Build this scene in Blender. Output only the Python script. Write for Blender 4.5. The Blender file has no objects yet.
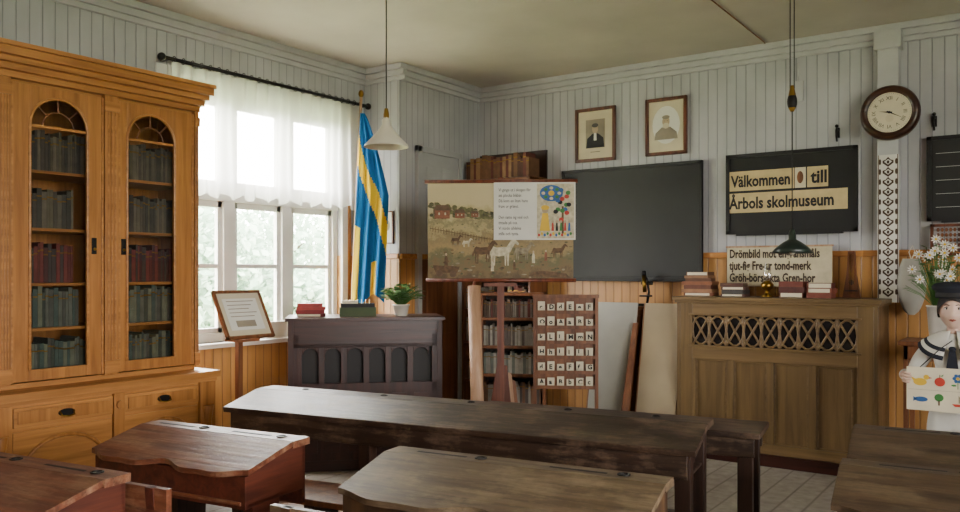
import bpy, bmesh, math, random
from mathutils import Vector, Matrix
random.seed(7)
R=random.random
def U(a,b): return a+(b-a)*R()
def s2l(c):
    return tuple(((v/12.92) if v<=0.04045 else ((v+0.055)/1.055)**2.4) for v in c)
def hx(h): return s2l(tuple(int(h[i:i+2],16)/255 for i in (0,2,4)))+(1,)
MC={}
def newmat(name):
    m=bpy.data.materials.new(name); m.use_nodes=True
    nt=m.node_tree; bs=nt.nodes['Principled BSDF']; return m,nt,bs
def N(nt,t,**k):
    n=nt.nodes.new(t)
    for a,v in k.items(): setattr(n,a,v)
    return n
def paint(name,h,rough=.6,var=.12,scale=6,metal=0,bump=.05):
    if name in MC: return MC[name]
    m,nt,bs=newmat(name); L=nt.links
    tc=N(nt,'ShaderNodeTexCoord'); no=N(nt,'ShaderNodeTexNoise'); no.inputs['Scale'].default_value=scale; no.inputs['Detail'].default_value=5
    L.new(tc.outputs['Object'],no.inputs['Vector'])
    cr=N(nt,'ShaderNodeValToRGB'); c=hx(h)
    cr.color_ramp.elements[0].position=.3; cr.color_ramp.elements[1].position=.7
    cr.color_ramp.elements[0].color=tuple(v*(1-var*1.5) for v in c[:3])+(1,)
    cr.color_ramp.elements[1].color=tuple(min(1,v*(1+var)) for v in c[:3])+(1,)
    L.new(no.outputs['Fac'],cr.inputs['Fac']); L.new(cr.outputs['Color'],bs.inputs['Base Color'])
    bs.inputs['Roughness'].default_value=rough; bs.inputs['Metallic'].default_value=metal
    if bump:
        bp=N(nt,'ShaderNodeBump'); bp.inputs['Strength'].default_value=bump; bp.inputs['Distance'].default_value=.02
        L.new(no.outputs['Fac'],bp.inputs['Height']); L.new(bp.outputs['Normal'],bs.inputs['Normal'])
    MC[name]=m; return m
def wood(name,h1,h2,axis='X',rough=.45,h3=None,wear=.5,scale=14,bump=.15):
    if name in MC: return MC[name]
    m,nt,bs=newmat(name); L=nt.links
    tc=N(nt,'ShaderNodeTexCoord'); mp=N(nt,'ShaderNodeMapping')
    sc=[scale*1.6]*3; sc['XYZ'.index(axis)]=scale*.09
    mp.inputs['Scale'].default_value=sc
    L.new(tc.outputs['Object'],mp.inputs['Vector'])
    no=N(nt,'ShaderNodeTexNoise'); no.inputs['Scale'].default_value=1.0; no.inputs['Detail'].default_value=7; no.inputs['Roughness'].default_value=.6; no.inputs['Distortion'].default_value=.6
    L.new(mp.outputs['Vector'],no.inputs['Vector'])
    cr=N(nt,'ShaderNodeValToRGB'); cr.color_ramp.elements[0].position=.35; cr.color_ramp.elements[1].position=.68
    cr.color_ramp.elements[0].color=hx(h2); cr.color_ramp.elements[1].color=hx(h1)
    L.new(no.outputs['Fac'],cr.inputs['Fac'])
    out=cr.outputs['Color']
    n2=N(nt,'ShaderNodeTexNoise'); n2.inputs['Scale'].default_value=4.5; n2.inputs['Detail'].default_value=8; n2.inputs['Roughness'].default_value=.7
    L.new(tc.outputs['Object'],n2.inputs['Vector'])
    if h3:
        m3=N(nt,'ShaderNodeMapping'); s3=[26,26,26]; s3['XYZ'.index(axis)]=5; m3.inputs['Scale'].default_value=s3; L.new(tc.outputs['Object'],m3.inputs['Vector'])
        n3=N(nt,'ShaderNodeTexNoise'); n3.inputs['Scale'].default_value=1.0; n3.inputs['Detail'].default_value=9; n3.inputs['Roughness'].default_value=.75; L.new(m3.outputs['Vector'],n3.inputs['Vector'])
        av=N(nt,'ShaderNodeMath',operation='ADD'); L.new(n2.outputs['Fac'],av.inputs[0]); L.new(n3.outputs['Fac'],av.inputs[1])
        r2=N(nt,'ShaderNodeMapRange'); r2.inputs[1].default_value=.98; r2.inputs[2].default_value=1.22; r2.inputs[4].default_value=wear
        L.new(av.outputs[0],r2.inputs[0])
        mx=N(nt,'ShaderNodeMixRGB'); L.new(r2.outputs[0],mx.inputs[0]); L.new(out,mx.inputs[1]); mx.inputs[2].default_value=hx(h3); out=mx.outputs[0]
    L.new(out,bs.inputs['Base Color'])
    rr=N(nt,'ShaderNodeMapRange'); rr.inputs[3].default_value=rough-.1; rr.inputs[4].default_value=rough+.15
    L.new(n2.outputs['Fac'],rr.inputs[0]); L.new(rr.outputs[0],bs.inputs['Roughness'])
    bp=N(nt,'ShaderNodeBump'); bp.inputs['Strength'].default_value=bump; bp.inputs['Distance'].default_value=.01
    L.new(no.outputs['Fac'],bp.inputs['Height']); L.new(bp.outputs['Normal'],bs.inputs['Normal'])
    MC[name]=m; return m
def bead(name,h,axis,pitch,hg,rough=.55,var=.1,woody=False,bs_=.5):
    m,nt,bs=newmat(name); L=nt.links
    g=N(nt,'ShaderNodeNewGeometry'); sx=N(nt,'ShaderNodeSeparateXYZ'); L.new(g.outputs['Position'],sx.inputs[0])
    d=N(nt,'ShaderNodeMath',operation='DIVIDE'); L.new(sx.outputs['XYZ'.index(axis)],d.inputs[0]); d.inputs[1].default_value=pitch
    f=N(nt,'ShaderNodeMath',operation='FRACT'); L.new(d.outputs[0],f.inputs[0])
    s=N(nt,'ShaderNodeMath',operation='SUBTRACT'); L.new(f.outputs[0],s.inputs[0]); s.inputs[1].default_value=.5
    a=N(nt,'ShaderNodeMath',operation='ABSOLUTE'); L.new(s.outputs[0],a.inputs[0])
    mr=N(nt,'ShaderNodeMapRange'); mr.inputs[1].default_value=.43; mr.inputs[2].default_value=.49; L.new(a.outputs[0],mr.inputs[0])
    mp=N(nt,'ShaderNodeMapping'); mp.inputs['Scale'].default_value=(9,9,.8) if woody else (2,2,1.2)
    L.new(g.outputs['Position'],mp.inputs['Vector'])
    no=N(nt,'ShaderNodeTexNoise'); no.inputs['Scale'].default_value=1.5; no.inputs['Detail'].default_value=6; L.new(mp.outputs['Vector'],no.inputs['Vector'])
    cr=N(nt,'ShaderNodeValToRGB'); c=hx(h); cr.color_ramp.elements[0].position=.3; cr.color_ramp.elements[1].position=.7
    cr.color_ramp.elements[0].color=tuple(v*(1-var*1.6) for v in c[:3])+(1,); cr.color_ramp.elements[1].color=tuple(v*(1+var) for v in c[:3])+(1,)
    L.new(no.outputs['Fac'],cr.inputs['Fac'])
    mx=N(nt,'ShaderNodeMixRGB'); L.new(mr.outputs[0],mx.inputs[0]); L.new(cr.outputs['Color'],mx.inputs[1]); mx.inputs[2].default_value=hx(hg)
    L.new(mx.outputs[0],bs.inputs['Base Color']); bs.inputs['Roughness'].default_value=rough
    bp=N(nt,'ShaderNodeBump',invert=True); bp.inputs['Strength'].default_value=bs_; bp.inputs['Distance'].default_value=.008
    L.new(mr.outputs[0],bp.inputs['Height']); L.new(bp.outputs['Normal'],bs.inputs['Normal'])
    return m
def glassmat(name,fac=.1,tint=(1,1,1,1)):
    m,nt,bs=newmat(name); L=nt.links; nt.nodes.remove(bs)
    t=N(nt,'ShaderNodeBsdfTransparent'); t.inputs[0].default_value=tint
    g=N(nt,'ShaderNodeBsdfGlossy'); g.inputs['Roughness'].default_value=.03
    mx=N(nt,'ShaderNodeMixShader'); mx.inputs[0].default_value=fac
    L.new(t.outputs[0],mx.inputs[1]); L.new(g.outputs[0],mx.inputs[2]); L.new(mx.outputs[0],nt.nodes['Material Output'].inputs[0]); return m
def clothmat(name,h,transp=.25,transl=.5):
    m,nt,bs=newmat(name); L=nt.links; nt.nodes.remove(bs)
    d=N(nt,'ShaderNodeBsdfDiffuse'); d.inputs[0].default_value=hx(h)
    t=N(nt,'ShaderNodeBsdfTranslucent'); t.inputs[0].default_value=hx(h)
    tr=N(nt,'ShaderNodeBsdfTransparent')
    a=N(nt,'ShaderNodeMixShader'); a.inputs[0].default_value=transl; L.new(d.outputs[0],a.inputs[1]); L.new(t.outputs[0],a.inputs[2])
    b=N(nt,'ShaderNodeMixShader'); b.inputs[0].default_value=transp; L.new(a.outputs[0],b.inputs[1]); L.new(tr.outputs[0],b.inputs[2])
    L.new(b.outputs[0],nt.nodes['Material Output'].inputs[0]); return m

class B:
    def __init__(s,name,loc=(0,0,0),deg=0,M=None):
        s.name=name; s.bm=bmesh.new(); s.mats=[]; s.M=M if M is not None else Matrix.Translation(loc)@Matrix.Rotation(math.radians(deg),4,'Z')
    def mi(s,m):
        if m not in s.mats: s.mats.append(m)
        return s.mats.index(m)
    def F(s,vs,m,smooth=False):
        try: f=s.bm.faces.new(vs)
        except ValueError: return None
        f.material_index=s.mi(m); f.smooth=smooth; return f
    def box(s,x0,x1,y0,y1,z0,z1,m,T=None):
        v=[Vector((x,y,z)) for z in (z0,z1) for y in (y0,y1) for x in (x0,x1)]
        if T is not None: v=[T@p for p in v]
        v=[s.bm.verts.new(p) for p in v]
        for q in ((0,2,3,1),(4,5,7,6),(0,1,5,4),(2,6,7,3),(0,4,6,2),(1,3,7,5)): s.F([v[i] for i in q],m)
    def cbox(s,c,size,m,rot=(0,0,0)):
        T=Matrix.Translation(c)@Matrix.Rotation(rot[2],4,'Z')@Matrix.Rotation(rot[1],4,'Y')@Matrix.Rotation(rot[0],4,'X')
        a,b,c2=[k/2 for k in size]; s.box(-a,a,-b,b,-c2,c2,m,T)
    def prism(s,pts,vec,m):
        a=[s.bm.verts.new(p) for p in pts]; vec=Vector(vec); b=[s.bm.verts.new(Vector(p)+vec) for p in pts]
        s.F(a,m); s.F(b[::-1],m); n=len(a)
        for i in range(n): s.F([a[i],b[i],b[(i+1)%n],a[(i+1)%n]],m)
    def rings(s,rs,m,cap=True,closed=False):
        vs=[[s.bm.verts.new(p) for p in r] for r in rs]; n=len(vs[0])
        k=len(vs)
        for i in range(k if closed else k-1):
            for j in range(n): s.F([vs[i][j],vs[i][(j+1)%n],vs[(i+1)%k][(j+1)%n],vs[(i+1)%k][j]],m,True)
        if cap and not closed: s.F(vs[0][::-1],m); s.F(vs[-1],m)
    def cyl(s,p1,p2,r1,m,r2=None,seg=14):
        s.tube([p1,p2],[r1,r1 if r2 is None else r2],m,seg)
    def tube(s,pts,r,m,seg=10,closed=False):
        pts=[Vector(p) for p in pts]; 
        if not isinstance(r,(list,tuple)): r=[r]*len(pts)
        rs=[]; prev=None
        for i,p in enumerate(pts):
            if closed: d=pts[(i+1)%len(pts)]-pts[i-1]
            else: d=pts[min(i+1,len(pts)-1)]-pts[max(i-1,0)]
            d.normalize()
            if prev is None:
                a=Vector((0,0,1)) if abs(d.z)<.9 else Vector((1,0,0)); x=d.cross(a).normalized()
            else: x=(prev-d*prev.dot(d)).normalized()
            prev=x; y=d.cross(x)
            rs.append([p+(x*math.cos(t)+y*math.sin(t))*r[i] for t in [2*math.pi*k/seg for k in range(seg)]])
        s.rings(rs,m,closed=closed)
    def lathe(s,prof,c,m,seg=28,axis='Z',cap=False):
        c=Vector(c); rs=[]
        for r,h in prof:
            ring=[]
            for k in range(seg):
                t=2*math.pi*k/seg; a,b=r*math.cos(t),r*math.sin(t)
                ring.append(c+(Vector((a,b,h)) if axis=='Z' else Vector((a,-h,b))))
            rs.append(ring)
        s.rings(rs,m,cap=cap)
    def ell(s,c,r,m,seg=16,rg=10,T=None):
        c=Vector(c); rs=[]
        for i in range(rg+1):
            ph=math.pi*(i/rg)-math.pi/2; ph=max(-1.56,min(1.56,ph))
            ring=[Vector((r[0]*math.cos(ph)*math.cos(t),r[1]*math.cos(ph)*math.sin(t),r[2]*math.sin(ph))) for t in [2*math.pi*k/seg for k in range(seg)]]
            if T is not None: ring=[T@p for p in ring]
            rs.append([c+p for p in ring])
        s.rings(rs,m)
    def fl(s,pts,y,m):
        s.F([s.bm.verts.new((p[0],y,p[1])) for p in pts],m)
    def rect(s,x0,x1,z0,z1,y,m): s.fl([(x0,z0),(x1,z0),(x1,z1),(x0,z1)],y,m)
    def disc(s,cx,cz,rx,rz,y,m,n=20): s.fl([(cx+rx*math.cos(2*math.pi*k/n),cz+rz*math.sin(2*math.pi*k/n)) for k in range(n)],y,m)
    def grid(s,fn,nu,nv,m,mf=None):
        v=[[s.bm.verts.new(fn(i/nu,j/nv)) for j in range(nv+1)] for i in range(nu+1)]
        for i in range(nu):
            for j in range(nv):
                s.F([v[i][j],v[i+1][j],v[i+1][j+1],v[i][j+1]],mf((i+.5)/nu,(j+.5)/nv) if mf else m,True)
    def text(s,body,size,x,y,z,m,align='LEFT',rotz=0,wd=1,bold=0):
        cu=bpy.data.curves.new('t','FONT'); cu.body=body; cu.size=size; cu.align_x=align; cu.resolution_u=2; cu.offset=bold*size
        o=bpy.data.objects.new('t',cu); bpy.context.collection.objects.link(o); bpy.context.view_layer.update()
        me=bpy.data.meshes.new_from_object(o.evaluated_get(bpy.context.evaluated_depsgraph_get()))
        me.transform(Matrix.Translation((x,y,z))@Matrix.Rotation(math.radians(90),4,'X')@Matrix.Rotation(rotz,4,'Z')@Matrix.Diagonal((wd,1,1,1)))
        k=len(s.bm.faces); s.bm.from_mesh(me); s.bm.faces.ensure_lookup_table(); mi=s.mi(m)
        for f in s.bm.faces[k:]: f.material_index=mi
        bpy.data.objects.remove(o); bpy.data.curves.remove(cu); bpy.data.meshes.remove(me)
    def done(s,bevel=0,parent=None,fixn=True,solid=0):
        if fixn: bmesh.ops.recalc_face_normals(s.bm,faces=s.bm.faces[:])
        me=bpy.data.meshes.new(s.name); s.bm.to_mesh(me); s.bm.free()
        for m in s.mats: me.materials.append(m)
        o=bpy.data.objects.new(s.name,me); bpy.context.collection.objects.link(o); o.matrix_world=s.M
        if solid: md=o.modifiers.new('solid','SOLIDIFY'); md.thickness=solid
        if bevel:
            md=o.modifiers.new('bev','BEVEL'); md.width=bevel; md.segments=2; md.limit_method='ANGLE'; md.angle_limit=math.radians(50)
        if parent: o.parent=parent
        return o

# ---------------- materials
M_wall=bead('beadboard_bluegray','AEAEB2','X',.082,'84868A'); M_wallY=bead('beadboard_bluegray_y','AEAEB2','Y',.082,'84868A')
M_wa=bead('wainscot_yellow','B08048','X',.082,'74502a',.4,.14,True); M_waY=bead('wainscot_yellow_y','C08E50','Y',.082,'80582a',.4,.14,True)
M_ceil=paint('ceiling_paint','C2B9AE',.8,.1,1.2)
M_floor=bead('floor_boards','9a938a','X',.16,'746d64',.55,.16,True,.2)
M_white=paint('white_paint','DAD8D2',.5,.05,5); M_trim=paint('trim_paint','B6B6B8',.5,.06,5)
M_glass=glassmat('window_glass',.04); M_glass2=glassmat('cabinet_glass',.05,(.8,.8,.77,1))
M_honey=wood('honey_wood','B47A3E','8a5828','Z',.35); M_honeyX=wood('honey_wood_x','BA8044','905e2c','X',.35)
M_dark=wood('dark_desk','38271c','20140e','X',.42,'705a48',.7,bump=.3); M_darkZ=wood('dark_desk_z','3a241a','20120c','Z',.4)
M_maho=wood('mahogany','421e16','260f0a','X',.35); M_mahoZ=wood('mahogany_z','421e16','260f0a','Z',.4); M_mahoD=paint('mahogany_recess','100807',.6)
M_red=wood('redbrown_wood','7c4830','522b1c','X',.42,'a07c60',.6,bump=.3); M_redZ=wood('redbrown_side','64301f','3f1b12','Y',.45)
M_olive=wood('olive_wood','685440','443424','X',.42,'8a785e',.7,bump=.3); M_oliveZ=wood('olive_side','5a4028','38261a','Z',.45)
M_brn=wood('brown_desk','4e3c2a','30241a','X',.45,'6c5a44',.6,bump=.3); M_brnZ=wood('brown_desk_side','4a3222','2c1c12','Z',.45)
M_organ=wood('organ_wood','78603e','5c492e','Z',.4); M_organX=wood('organ_wood_x','7c6442','604c30','X',.4)
M_lt=wood('light_wood','B8967A','946e50','Z',.5); M_mid=wood('mid_wood','85522f','5a341c','Z',.45)
M_black=paint('blackboard_slate','131416',.55,.35,2.5); M_blk=paint('black_paint','0e0e0e',.55)
M_cream=paint('cream_paper','D2C8AE',.8,.06,8); M_paper=paint('white_paper','DAD8D0',.8,.04,6); M_ink=paint('ink','18181a',.7)
M_brass=paint('brass','8a6a2c',.35,.1,5,1); M_iron=paint('dark_iron','1e1c1a',.45,.1,5,.6)
M_oliveboard=paint('sign_strip','C4AD80',.7,.1,10)
# ---------------- room
HX=-5.33; H=3.4; D=7.0; RX=3.2; FY=-2.6; BX=-4.9; BY=5.73
def wallbox(name,parts,bevel=0):
    b=B(name)
    for p in parts: b.box(*p)
    return b.done(bevel)
WZ=1.65
wy0,wy1,wz0,wz1=3.6,5.4,.95,2.92
def left_parts(z0,z1,m,xo):
    out=[]
    for (a,c,e,f) in ((FY,wy0,z0,z1),(wy1,BY+.1,z0,z1),(wy0,wy1,z0,min(z1,wz0)),(wy0,wy1,max(z0,wz1),z1)):
        if f>e+1e-4: out.append((HX-.2,xo,a,c,e,f,m))
    return out
wallbox('wall_left',left_parts(WZ,H+.1,M_wallY,HX)+left_parts(0,WZ,M_waY,HX))
wallbox('wall_back',[(-5.6,RX+.2,D,D+.2,WZ,H+.1,M_wall),(-5.6,RX+.2,D,D+.2,0,WZ,M_wa)])
wallbox('wall_corner',[(HX-.2,BX,BY,D,WZ,H+.1,M_wallY),(HX-.2,BX,BY,D,0,WZ,M_waY)])
wallbox('wall_corner_front',[(HX,BX-.004,BY-.012,BY,WZ,H,M_wall),(HX,BX-.004,BY-.012,BY,0,WZ,M_wa)])
rw=[(-1.9,.1),(1.0,3.0)]
parts=[]; ys=[FY]+[v for p in rw for v in p]+[D]
for i in range(0,len(ys),2): parts.append((RX,RX+.2,ys[i],ys[i+1],0,H+.1,M_wallY))
for a,c in rw: parts+= [(RX,RX+.2,a,c,0,.95,M_waY),(RX,RX+.2,a,c,2.9,H+.1,M_wallY)]
wallbox('wall_right',parts)
wallbox('wall_front',[(-5.6,RX+.2,FY-.2,FY,WZ,H+.1,M_wall),(-5.6,RX+.2,FY-.2,FY,0,WZ,M_wa)])
wallbox('ceiling',[(-5.6,RX+.2,FY-.2,D+.2,H,H+.1,M_ceil)])
wallbox('floor',[(-5.6,RX+.2,FY-.2,D+.2,-.1,0,M_floor)])
def cornice(name,x0,x1,y0,y1,dx,dy):
    b=B(name)
    for (w,z0,z1) in ((.03,H-.14,H-.10),(.05,H-.10,H-.05),(.08,H-.05,H)):
        X0,X1,Y0,Y1=x0,x1,y0,y1
        if dx>0: X1=x0+w
        if dx<0: X0=x1-w
        if dy<0: Y0=y1-w
        b.box(X0,X1,Y0,Y1,z0,z1,M_trim)
    b.done(.006)
cornice('trim_1',BX,RX,D,D,0,-1); cornice('trim_2',HX,HX,FY,BY,1,0); cornice('trim_3',HX,BX+.08,BY-.08,BY,0,-1); cornice('trim_4',BX,BX,BY,D,1,0)
b=B('trim_5'); b.box(BX,RX,D-.03,D,WZ-.03,WZ+.02,M_honeyX); b.box(BX,BX+.03,BY,D-.04,WZ-.03,WZ+.02,M_honeyX); b.box(HX+.03,BX,BY-.03,BY-.012,WZ-.03,WZ+.02,M_honeyX); b.done(.006)
b=B('baseboard_back'); b.box(BX+.03,RX,D-.025,D,0,.16,M_mid); b.done(.004)
b=B('baseboard_left'); b.box(HX,HX+.025,FY,BY-.02,0,.16,M_mid); b.done(.004)
b=B('trim_6'); b.box(-1.095,-.95,D-.12,D-.001,WZ+.02,H-.06,M_trim); b.box(-1.12,-.93,D-.14,D-.001,H-.2,H-.06,M_trim); b.done(.005)
def window(name,x,y0,y1,z0,z1,sgn,ncas,M=None):
    b=B(name,M=M if M is not None else Matrix.Identity(4)); W=(y1-y0)/ncas
    fx0,fx1=(x-.12,x-.05) if sgn<0 else (x+.05,x+.12)
    b.box(fx0,fx1,y0,y1,z0,z0+.07,M_white); b.box(fx0,fx1,y0,y1,z1-.07,z1,M_white)
    zt=2.06; b.box(fx0-.01,fx1+.02,y0,y1,zt,zt+.11,M_white)
    for i in range(ncas+1):
        yc=y0+i*W; 
        b.box(fx0,fx1+.01,max(y0,yc-.055),min(y1,yc+.055),z0,z1,M_white)
    for i in range(ncas):
        a,c=y0+i*W+.05,y0+(i+1)*W-.05
        xa,xb=fx0+.015,fx1-.015
        for (p,q) in ((z0+.06,zt),(zt+.11,z1-.06)):
            b.box(xa,xb,a,a+.045,p,q,M_white); b.box(xa,xb,c-.045,c,p,q,M_white)
            b.box(xa,xb,a,c,p,p+.05,M_white); b.box(xa,xb,a,c,q-.05,q,M_white)
            b.box((xa+xb)/2-.003,(xa+xb)/2+.003,a+.02,c-.02,p+.02,q-.02,M_glass)
        b.box(xa+.005,xb-.005,a,c,1.53,1.565,M_white)
    if sgn<0:
        b.box(x-.12,x+.09,y0+.05,y1+.08,z0-.035,z0,M_white)
        b.box(x,x+.025,y1,y1+.07,z0,z1+.1,M_white); b.box(x,x+.03,y1+.07,y1+.11,z0,z1+.1,M_honey); b.box(x,x+.03,y0,y1,z1,z1+.1,M_white)
        b.box(x,x+.02,y0-.09,y0,2.8,z1+.1,M_white)
    return b.done(.004)
window('window_1',HX,wy0,wy1,wz0,wz1,-1,3)
window('window_2',RX,-1.9,.1,.95,2.9,1,3); window('window_3',RX,1.0,3.0,.95,2.9,1,3)
M_cur=clothmat('sheer_curtain','FBFBF8',.34,.8)
b=B('curtain')
def cf(u,v):
    y=3.58+u*2.02; x=HX+.10+.022*math.sin(u*2*math.pi*17+.8*math.sin(v*3))+.012*math.sin(u*41+v*2)
    return (x,y,3.022-v*(.94+.02*math.sin(u*2*math.pi*12)))
b.grid(cf,220,10,M_cur); b.done()
b=B('curtain_rod'); b.cyl((HX+.10,3.5,3.045),(HX+.10,5.66,3.045),.014,M_iron)
for y in (3.5,5.66): b.ell((HX+.10,y,3.045),(.03,.03,.03),M_iron)
for y in (3.56,5.62): b.box(HX,HX+.1,y-.01,y+.01,3.035,3.055,M_iron)
for i in range(26): 
    y=3.6+i*.078; pts=[(HX+.10+.022*math.cos(t),y,3.046+.022*math.sin(t)) for t in [2*math.pi*k/10 for k in range(10)]]
    b.tube(pts,.003,M_iron,5,closed=True)
b.done()
# ---------------- helper books
BK={}
def bookmat(h):
    if h not in BK: BK[h]=paint('book_cloth_'+h,h,.65,.15,20)
    return BK[h]
def bookrow(b,x0,x1,y0,dep,z,hmin,hmax,cols,wmin=.018,wmax=.035,lean=True):
    x=x0
    while x<x1-wmin:
        w=min(U(wmin,wmax),x1-x); h=U(hmin,hmax); d=dep*U(.85,1); m=bookmat(random.choice(cols))
        b.box(x,x+w-.0015,y0,y0+d,z,z+h,m)
        b.box(x-.0002,x+w-.0013,y0-.0008,y0+.004,z+h*.78,z+h*.82,M_brass)
        x+=w
def bookstack(b,cx,cy,z,n,w,d,cols,rot=.0,th=(.02,.035)):
    for i in range(n):
        t=U(*th); a=rot+U(-.12,.12)
        b.cbox((cx+U(-.01,.01),cy,z+t/2),(w*U(.85,1),d*U(.85,1),t-.001),bookmat(random.choice(cols)),(0,0,a))
        b.cbox((cx,cy-.002,z+t/2),(w*.8,d*.86,t-.008),M_cream,(0,0,a)); z+=t
    return z
# ---------------- bookcase (local: x along wall, y into wall)
b=B('glazed_bookcase',(-4.85,2.2,0),90)
w=1.3; dp=.42
b.box(-.12,1.34,-.15,dp,.05,.76,M_honeyX); b.box(-.15,1.37,-.19,dp,.785,.83,M_honeyX); b.box(-.135,1.355,-.17,dp,.76,.785,M_honeyX)
b.box(-.15,1.37,-.17,dp,0,.09,M_honeyX)
for (a,c) in ((.02,.60),(.68,1.21)):
    b.box(a,c,-.168,-.148,.635,.745,M_honeyX); b.box(a+.02,c-.02,-.176,-.166,.655,.725,M_honey)
    cx=(a+c)/2; b.disc(cx,.69,.05,.022,-.178,M_iron); b.tube([(cx-.04,-.18,.70),(cx-.035,-.20,.675),(cx,-.205,.67),(cx+.035,-.20,.675),(cx+.04,-.18,.70)],.005,M_brass,6)
    arc=[(cx+(c-a)/2*.82*math.cos(t),-.15,.38+.18*math.sin(t)) for t in [math.pi*k/12 for k in range(13)]]
    b.box(a,c,-.160,-.148,.12,.61,M_honeyX)
    b.tube([(arc[0][0],-.165,.17)]+[(p[0],-.165,p[2]) for p in arc]+[(arc[-1][0],-.165,.17)],.012,M_honey,8)
    b.tube([(arc[0][0],-.165,.17),(arc[-1][0],-.165,.17)],.012,M_honey,8)
for x,ww in ((-.12,.13),(.605,.07),(1.22,.12)): b.box(x,x+ww,-.175,-.148,.1,.76,M_honey)
b.cyl((.64,-.17,.69),(.64,-.195,.69),.025,M_honey); 
for x in (-.055,1.28): b.lathe([(.045,.12),(.03,.2),(.045,.3),(.03,.5),(.045,.6)],(x,-.165,0),M_honey,12,cap=True)
b.box(0,w,dp-.02,dp,.83,2.62,M_honey); b.box(0,.02,0,dp,.83,2.62,M_honey); b.box(w-.02,w,0,dp,.83,2.62,M_honey); b.box(0,w,0,dp,2.58,2.62,M_honeyX); b.box(.61,.73,.02,.1,.83,2.6,M_honey)
b.box(0,w,0,dp,.83,.86,M_honeyX)
for z in (1.17,1.435,1.76,2.10): b.box(.02,w-.02,.03,dp-.02,z-.018,z,M_honeyX)
for (a,c,ga,gc) in ((.07,.62,.175,.52),(.72,1.27,.78,1.125)):
    y0,y1=-.025,.0
    b.box(a,ga,y0,y1,.87,2.58,M_honey); b.box(gc,c,y0,y1,.87,2.58,M_honey); b.box(ga,gc,y0,y1,.87,.935,M_honey)
    r=(gc-ga)/2; cx=(ga+gc)/2; zs=2.35
    arc=[(cx-r*math.cos(math.pi*k/16),y0,zs+r*math.sin(math.pi*k/16)) for k in range(17)]
    for k in range(16):
        p,q=arc[k],arc[k+1]; b.prism([p,q,(q[0],y0,2.58),(p[0],y0,2.58)],(0,y1-y0,0),M_honey)
    b.tube([(ga,y0-.003,.935)]+[(p[0],y0-.003,p[2]) for p in arc]+[(gc,y0-.003,.935)],.009,M_honeyX,6)
    b.rect(ga-.01,gc+.01,.92,2.36,-.010,M_glass2)
    b.fl([(p[0],p[2]) for p in arc[::-1]],-.010,M_glass2)
    b.box(ga,gc,-.018,-.004,zs-.008,zs+.008,M_honeyX)
    b.tube([(cx-r*.55*math.cos(math.pi*k/10),-.012,zs+r*.55*math.sin(math.pi*k/10)) for k in range(11)],.005,M_mid,6)
    for t in (45,90,135): 
        t=math.radians(t); b.tube([(cx+r*.55*math.cos(t),-.012,zs+r*.55*math.sin(t)),(cx+r*math.cos(t),-.012,zs+r*math.sin(t))],.005,M_mid,6)
    b.box(a,a+.012,y0-.008,y0,.87,2.58,M_honeyX); b.box(c-.012,c,y0-.008,y0,.87,2.58,M_honeyX)
for x in (.0,.625,1.275):
    ww={.0:.065,.625:.09,1.275:.03}[x]
    b.box(x,x+ww,-.04,0,.86,2.6,M_honey)
    for k in range(3): b.box(x+ww*(.2+.25*k),x+ww*(.3+.25*k),-.046,-.04,.95,2.5,M_honeyX)
    b.box(x-.005,x+ww+.005,-.05,0,2.5,2.56,M_honeyX); b.box(x-.005,x+ww+.005,-.05,0,.87,.95,M_honeyX)
for x in (.56,.755): b.cbox((x,-.03,1.66),(.03,.008,.1),M_iron); b.cyl((x,-.03,1.64),(x,-.045,1.64),.009,M_brass)
for (o,z0,z1) in ((.05,2.60,2.635),(.09,2.635,2.67),(.13,2.67,2.70),(.17,2.70,2.745),(.19,2.745,2.77)):
    b.box(-o,w+o*.2,-o,dp,z0,z1,M_honeyX)
b.done(.005)
b=B('shelf_books',(-4.85,2.2,0),90)
G1=['5a554a','4c463e','6a6254','3f3d38','5f5a48']; RD=['5a2522','6c2c28','442020','3c3430']; GR=['40504a','5a5e54','384038','666a58','4a4c46']
for (a,c) in ((.04,.60),(.745,1.26)):
    for z,cols in ((.86,GR),(1.17,GR),(1.435,RD),(1.76,G1),(2.10,G1)):
        bookrow(b,a,c-U(0,.12),.07,.2,z+.001,.20,.245,cols,.012,.03)
b.done()
# ---------------- pendant lamps
M_opal=paint('opal_glass_shade','D8D2C4',.35,.03); M_enamel=paint('green_enamel','1e2a24',.3)
b=B('pendant_lamp',(-3.67,4.15,0))
b.cyl((0,0,2.52),(0,0,3.4),.004,M_blk,seg=6); b.lathe([(.045,3.4),(.045,3.37),(.01,3.35)],(0,0,0),M_blk,16)
b.lathe([(.018,2.56),(.02,2.53),(.03,2.525),(.03,2.49),(.05,2.46),(.09,2.41),(.145,2.355),(.15,2.34),(.142,2.342),(.085,2.40),(.03,2.47)],(0,0,0),M_opal,32)
b.ell((0,0,2.40),(.03,.03,.04),M_opal); b.lathe([(.012,2.6),(.02,2.56),(.02,2.53)],(0,0,0),M_brass,12); b.done()
b=B('pendant_lamp',(-1.30,5.19,0))
b.cyl((-.012,0,2.56),(-.012,0,3.4),.003,M_blk,seg=6); b.cyl((.012,0,2.62),(.012,0,3.4),.003,M_blk,seg=6); b.cyl((0,0,1.72),(0,0,2.5),.0035,M_blk,seg=6)
b.ell((0,0,2.54),(.03,.03,.055),M_iron); b.lathe([(.01,2.48),(.022,2.5),(.022,2.58),(.01,2.64)],(0,0,0),M_brass,14)
b.lathe([(.045,3.4),(.045,3.37),(.01,3.35)],(0,0,0),M_blk,16)
b.lathe([(.012,1.76),(.02,1.74),(.022,1.70),(.05,1.685),(.09,1.655),(.125,1.615),(.12,1.615),(.08,1.645),(.02,1.68)],(0,0,0),M_enamel,32); b.ell((0,0,1.64),(.025,.025,.035),M_opal); b.done()
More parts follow.
